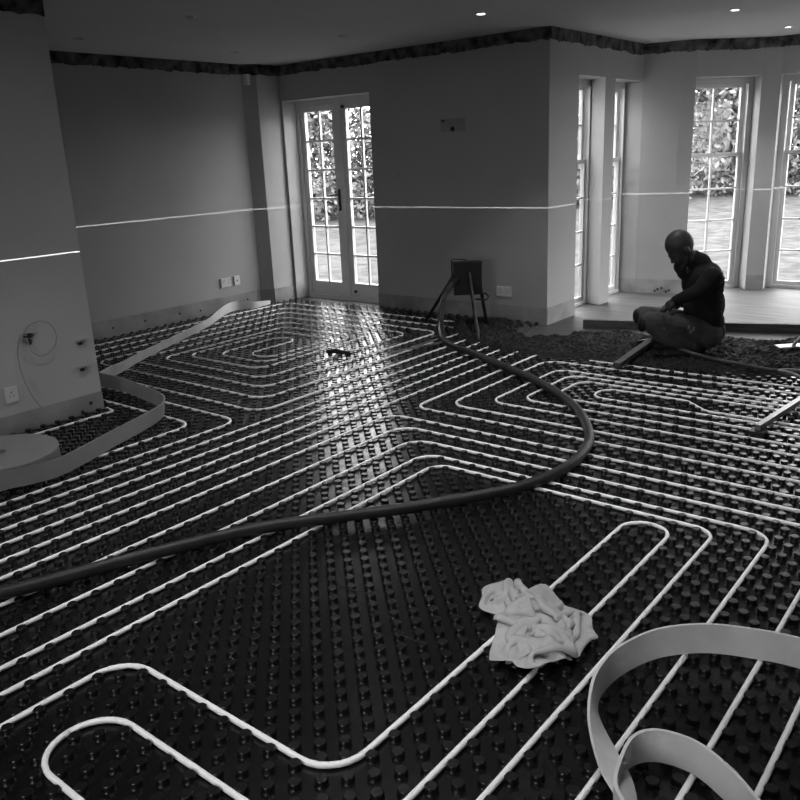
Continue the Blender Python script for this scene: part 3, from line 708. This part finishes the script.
# ------------------------------------------------------------------ ceiling spotlights
SPOT_W = 17
glow = emis('lit_spotlight', 9.0)
spots = [(-3.66, 5.68, 1, 'lit recessed ceiling spotlight nearest the wall corner'), (-2.27, 7.26, 1, 'lit recessed ceiling spotlight above the kneeling man'), (-2.25, 8.80, 1, 'lit recessed ceiling spotlight deepest in the bay'),
         (-5.04, 4.02, 0, 'unlit recessed ceiling spotlight at the near wall end'), (-6.37, 3.96, 0, 'unlit recessed ceiling spotlight by the left wall, nearer the photographer'),
         (-6.37, 5.58, 0, 'unlit recessed ceiling spotlight by the left wall, near the far corner'), (-5.05, 5.64, 0, 'unlit recessed ceiling spotlight in front of the french door')]
for x, y, lab in ((-3.66, 4.0, 'above the straight pipes'), (-3.66, 2.4, 'added above the left stretch of the hose'), (-2.27, 4.0, 'added above the hose bend'), (-2.27, 2.4, 'added above the near mat'), (-.88, 2.4, 'added above the crumpled rag'),
                  (-.88, 4.0, 'added above the screed rail'), (-2.27, 5.65, 'added above the near screed edge'), (-.88, .8, 'added right above the photographer'), (-2.27, .8, 'added above the short pipe loop')):
    spots.append((x, y, 1, 'lit recessed ceiling spotlight '+lab))  # all after the first are unseen lamps added to brighten the floor
for x, y, on, lab in spots:
    r = empty('ceiling_spotlight', (x, y, ZC)); tag(r, lab, 'spotlight', 'recessed ceiling spotlights')
    MB().lathe([(.032, -.001), (.034, -.008), (.044, -.008), (.048, 0)], 20, cap=False).build('bezel', M['plastic'], r)
    MB().lathe([(.0335, -.003), (.0335, -.0005)], 20).build('lamp', glow if on else M['hole'], r)
    if on:
        l = bpy.data.lights.new('spotlight_beam', 'SPOT'); l.energy = SPOT_W; l.spot_size = 1.45; l.spot_blend = .7; l.shadow_soft_size = .03
        lo = bpy.data.objects.new('spotlight_beam', l); C.objects.link(lo); lo.location = (0, 0, -.02); lo.parent = r

# ------------------------------------------------------------------ laser level: its flat fan of light draws the line round the walls
LZ = 1.083
ll = empty('laser_level', (1.25, 1.9, 0)); tag(ll, 'laser level on a small tripod throwing the bright level line on the walls', 'laser level')
MB().lathe([(.035, LZ-.05), (.035, LZ-.012)], 16).build('body', M['dark'], ll)
for a in (0, 2.1, 4.2): MB().tube([(0, 0, LZ-.05), (.3*math.cos(a), .3*math.sin(a), .028)], .01, 8).build('leg', M['dark'], ll)
l = bpy.data.lights.new('laser_fan', 'POINT'); l.energy = 40; l.shadow_soft_size = 0.0; l.use_nodes = True
nt = l.node_tree; em = nt.nodes['Emission']
tcn = nt.nodes.new('ShaderNodeTexCoord'); sx = nt.nodes.new('ShaderNodeSeparateXYZ'); ab = nt.nodes.new('ShaderNodeMath'); ab.operation = 'ABSOLUTE'
lt_ = nt.nodes.new('ShaderNodeMath'); lt_.operation = 'LESS_THAN'; lt_.inputs[1].default_value = .0006
mu = nt.nodes.new('ShaderNodeMath'); mu.operation = 'MULTIPLY'; mu.inputs[1].default_value = 30
nt.links.new(tcn.outputs['Normal'], sx.inputs[0]); nt.links.new(sx.outputs['Z'], ab.inputs[0]); nt.links.new(ab.outputs[0], lt_.inputs[0])
nt.links.new(lt_.outputs[0], mu.inputs[0]); nt.links.new(mu.outputs[0], em.inputs['Strength'])
lo = bpy.data.objects.new('laser_fan', l); C.objects.link(lo); lo.location = (0, 0, LZ); lo.parent = ll

# ------------------------------------------------------------------ the man
def W(u, z, v=0): return Vector((-2.05, 6.25, 0))+U_*u+V_*v+Vector((0, 0, z))
man = empty('person', tuple(W(0, 0))); tag(man, 'bearded man in dark long-sleeved shirt and grey work trousers crouching over the screed', 'person')
RL = Matrix((U_, V_, Vector((0, 0, 1)))).transposed()          # local (u, v, z) to world
def remesh(o, vox=.008, it=3):
    md = o.modifiers.new('union', 'REMESH'); md.mode = 'VOXEL'; md.voxel_size = vox; md.use_smooth_shade = True
    s2 = o.modifiers.new('smooth', 'SMOOTH'); s2.factor = .5; s2.iterations = it
    return o
hd = lambda a, b, v=0: W(-.195-.83*a+.557*b*-1*-1, .865-.557*a-.83*b, v)   # a forward of the skull centre, b down the face
RH = RL @ Matrix.Rotation(math.radians(-34), 3, 'Y')             # head frame: x back, z up, pitched down
b = MB()
b.sphere(W(-.198, .872), (.108, .082, .112), 18, 12, RH)
b.sphere(hd(.035, .055), (.078, .066, .085), 16, 10, RH)
b.sphere(hd(.05, .125), (.052, .052, .05), 14, 9, RH)
b.sphere(hd(.085, .03), (.028, .06, .016), 12, 8, RH)              # brow
b.limb([hd(.092, .045), hd(.108, .078)], [.011, .014])             # nose
for s_ in (-1, 1):
    b.sphere(hd(-.01, .05, .078*s_), (.022, .012, .034), 10, 7, RH)  # ears
    b.sphere(hd(.08, .075, .035*s_), (.025, .022, .022), 10, 7, RH)  # cheeks
b.limb([W(-.155, .80), W(-.09, .755), W(-.03, .70)], [.062, .064, .075])
# far hand: palm, four fingers and thumb
def hand(b, wrist, palm, fdir, side, curl):
    wrist, palm, fdir, side = map(Vector, (wrist, palm, fdir, side)); fdir.normalize(); side.normalize()
    b.limb([wrist, palm], [.026, .030])
    nrm = Vector(curl).normalized()
    for k, L in enumerate((.07, .08, .076, .06)):
        p0 = palm+side*(.030-.020*k)+fdir*.02; p1 = p0+fdir*L*.5; p2 = p1+(fdir*.6+nrm*.8).normalized()*L*.4; p3 = p2+(fdir*.1+nrm).normalized()*L*.3
        b.limb([palm+side*(.02-.013*k), p0, p1, p2, p3], [.018, .012, .0105, .0098, .0085])
    t0 = palm+side*.032-fdir*.02; t1 = t0+(side+fdir*.6).normalized()*.035; b.limb([palm, t0, t1, t1+(fdir+side*.1+nrm*.5).normalized()*.03], [.02, .015, .0115, .010])
hand(b, W(-.235, .470, -.12), W(-.282, .430, -.10), W(-.32, .395, -.09)-W(-.282, .430, -.10), V_*-1, (0, 0, -1))
hand(b, W(-.075, .385, .20), W(-.115, .375, .19), U_*-.9+Vector((0, 0, -.2)), Vector((0, 0, 1)), V_*-1.0+Vector((0, 0, -.2)))
b.limb([W(-.03, .70), W(.0, .66, .16), W(.018, .55, .21), W(.018, .45, .22), W(-.03, .40, .21), W(-.075, .385, .20)], [.05, .04, .035, .03, .027, .025])
b.limb([W(-.03, .70), W(.0, .635, -.16), W(-.07, .57, -.20), W(-.12, .535, -.195), W(-.18, .505, -.16), W(-.235, .470, -.12)], [.05, .04, .035, .03, .027, .025])
body = par(remesh(b.build('body', M['skin']), .0065, 2), man)
g = MB()                                                            # glove on the far hand
hand(g, W(-.245, .462, -.115), W(-.282, .430, -.10), W(-.32, .395, -.09)-W(-.282, .430, -.10), V_*-1, (0, 0, -1))
gl = g.build('glove', M['glove']); md = gl.modifiers.new('grow', 'DISPLACE'); md.strength = .004; md.mid_level = 0; remesh(gl, .006, 2); par(gl, man)
bd = MB(); bd.sphere(hd(.085, .15), (.045, .048, .055), 14, 9, RH); bd.sphere(hd(.098, .20), (.034, .036, .055), 12, 8, RH); bd.sphere(hd(.05, .125), (.052, .060, .04), 12, 8, RH)
for s_ in (-1, 1): bd.limb([hd(-.005, .05, .074*s_), hd(.02, .10, .068*s_), hd(.06, .14, .05*s_), hd(.085, .155, .03*s_)], [.010, .022, .028, .03])
par(remesh(bd.build('beard', M['beard']), .007, 2), man)
s_ = MB()
s_.sphere(W(.0, .575), (.152, .20, .16), 18, 12, RL); s_.sphere(W(.02, .40), (.150, .185, .19), 18, 12, RL); s_.sphere(W(.035, .27), (.142, .178, .13), 16, 10, RL); s_.sphere(W(.052, .20), (.136, .184, .11), 16, 10, RL)
s_.sphere(W(.015, .66), (.105, .165, .075), 16, 10, RL); s_.limb([W(-.085, .755), W(-.03, .715)], [.070, .085])
s_.limb([W(.0, .655, .16), W(.015, .55, .21), W(.02, .45, .22), W(-.03, .40, .21), W(-.075, .385, .20)], [.075, .064, .055, .046, .040])
s_.limb([W(.005, .635, -.16), W(-.065, .575, -.20), W(-.115, .535, -.197), W(-.18, .503, -.16), W(-.242, .464, -.118)], [.078, .068, .058, .046, .039])
for i in range(7):                                                  # soft folds on the near sleeve and flank
    z = .60-.045*i
    s_.limb([W(-.06+.012*i, z+.02, -.19), W(.02, z, -.205), W(.09, z+.025, -.165)], [.014, .020, .014])
par(remesh(s_.build('shirt', M['shirt']), .0085, 2), man)
t = MB()
t.sphere(W(.045, .185), (.135, .175, .115), 16, 10, RL)
t.limb([W(.03, .19, -.09), W(-.20, .275, -.13), W(-.43, .315, -.14)], [.115, .088, .078]); t.limb([W(-.43, .315, -.14), W(-.30, .19, -.14), W(-.12, .10, -.13)], [.078, .068, .050])
t.limb([W(.03, .19, .09), W(-.20, .28, .11), W(-.405, .315, .12)], [.115, .086, .074]); t.limb([W(-.405, .315, .12), W(-.30, .20, .12), W(-.14, .10, .12)], [.074, .066, .050])
for p in ((-.36, .40), (-.30, .385), (-.40, .36)): t.limb([W(p[0], p[1]-.03, -.19), W(p[0]+.05, p[1]-.10, -.215)], [.012, .014])
par(remesh(t.build('trousers', M['trouser']), .0085, 2), man)
for u_, z_, v_ in ((-.492, .30, -.14), (-.455, .31, .12)):
    par(MB().sphere(W(u_, z_, v_), (.034, .052, .062), 14, 9, RL).build('knee_pad', M['dark']), man)
for du, dz in ((0, 0), (.022, .018), (-.016, .03)):
    par(MB().obox(W(-.165+du, .235+dz, -.238), U_*.014, V_*.008, (.004, .002, .026)).build('tool_tip', M['steel']), man)
for v in (-.13, .12):
    bt_ = MB().limb([W(-.08, .115, v), W(-.07, .075, v), W(-.22, .065, v), W(-.30, .06, v)], [.052, .05, .045, .04])
    par(remesh(bt_.build('boot', M['boot']), .008, 2), man)

# ------------------------------------------------------------------ garden
gd = MB().box(-60, 40, 7.12, 80, -.30, -.16); gd.box(-60, -7.5, -30, 7.12, -.30, -.16); gd.box(2.45, 40, -30, 7.12, -.30, -.16); gd.box(-7.5, 2.45, -30, -2.95, -.30, -.16)
struct(gd.build('ground_lawn', M['lawn']))
def foliage(name, n, rx, rz, zc, seed, size=.13):
    r = np.random.default_rng(seed)
    H_ = zc+rz; z = H_*r.random(n)**.85; th = r.random(n)*2*PI
    lump = 1+.2*np.sin(th*3+seed)+.15*np.sin(th*5+z*2.1+seed*2)
    rr = rx*np.sqrt(np.maximum(.02, 1-(z/H_)**2.2))*lump*r.random(n)**.4
    c = np.stack([rr*np.cos(th), rr*np.sin(th), z+.02], 1)
    a = r.standard_normal((n, 3)); a /= np.linalg.norm(a, axis=1)[:, None]
    b_ = np.cross(a, r.standard_normal((n, 3))); b_ /= np.linalg.norm(b_, axis=1)[:, None]
    s = size*(.6+.8*r.random(n))[:, None]
    V = np.stack([c-a*s, c+b_*s*.45, c+a*s, c-b_*s*.45], 1).reshape(-1, 3)
    me = bpy.data.meshes.new(name); me.from_pydata(V.tolist(), [], np.arange(4*n).reshape(-1, 4).tolist()); me.update(); me.materials.append(M['leaf']); return me
fm = [foliage('foliage', 13000, 2.5, 1.6, 1.6, q, .09) for q in (1, 2, 3)]
tree_spots = [(-18.6, 18.4, 1.15, 'behind the left leaf of the french door'), (-15.6, 21.2, 1.15, 'behind the right leaf of the french door'), (-12.6, 25.0, 1.2, 'seen through the narrow side windows of the bay'),
              (-10.3, 30.2, 1.4, 'behind the window beside the crouching man'), (-6.9, 31.6, 1.4, 'behind the window at the right edge'), (-3.2, 31.8, 1.35, 'right of the bay'), (-22, 15.6, 1.15, 'left of the french door')]
for i, (x, y, s, lab) in enumerate(tree_spots):
    r = empty('garden_tree', (x, y, -.17), i*1.3); r.scale = (s, s, s*1.05)
    tag(r, 'leafy garden tree '+lab, 'tree', 'garden trees')
    ob = bpy.data.objects.new('foliage', fm[i % 3]); C.objects.link(ob); ob.parent = r; ob['kind'] = 'stuff'
    MB().tube([(0, 0, 0), (.05, .03, 1.5), (-.03, .06, 3.2)], [.16, .12, .05], 8).build('trunk', M['bark'], r)
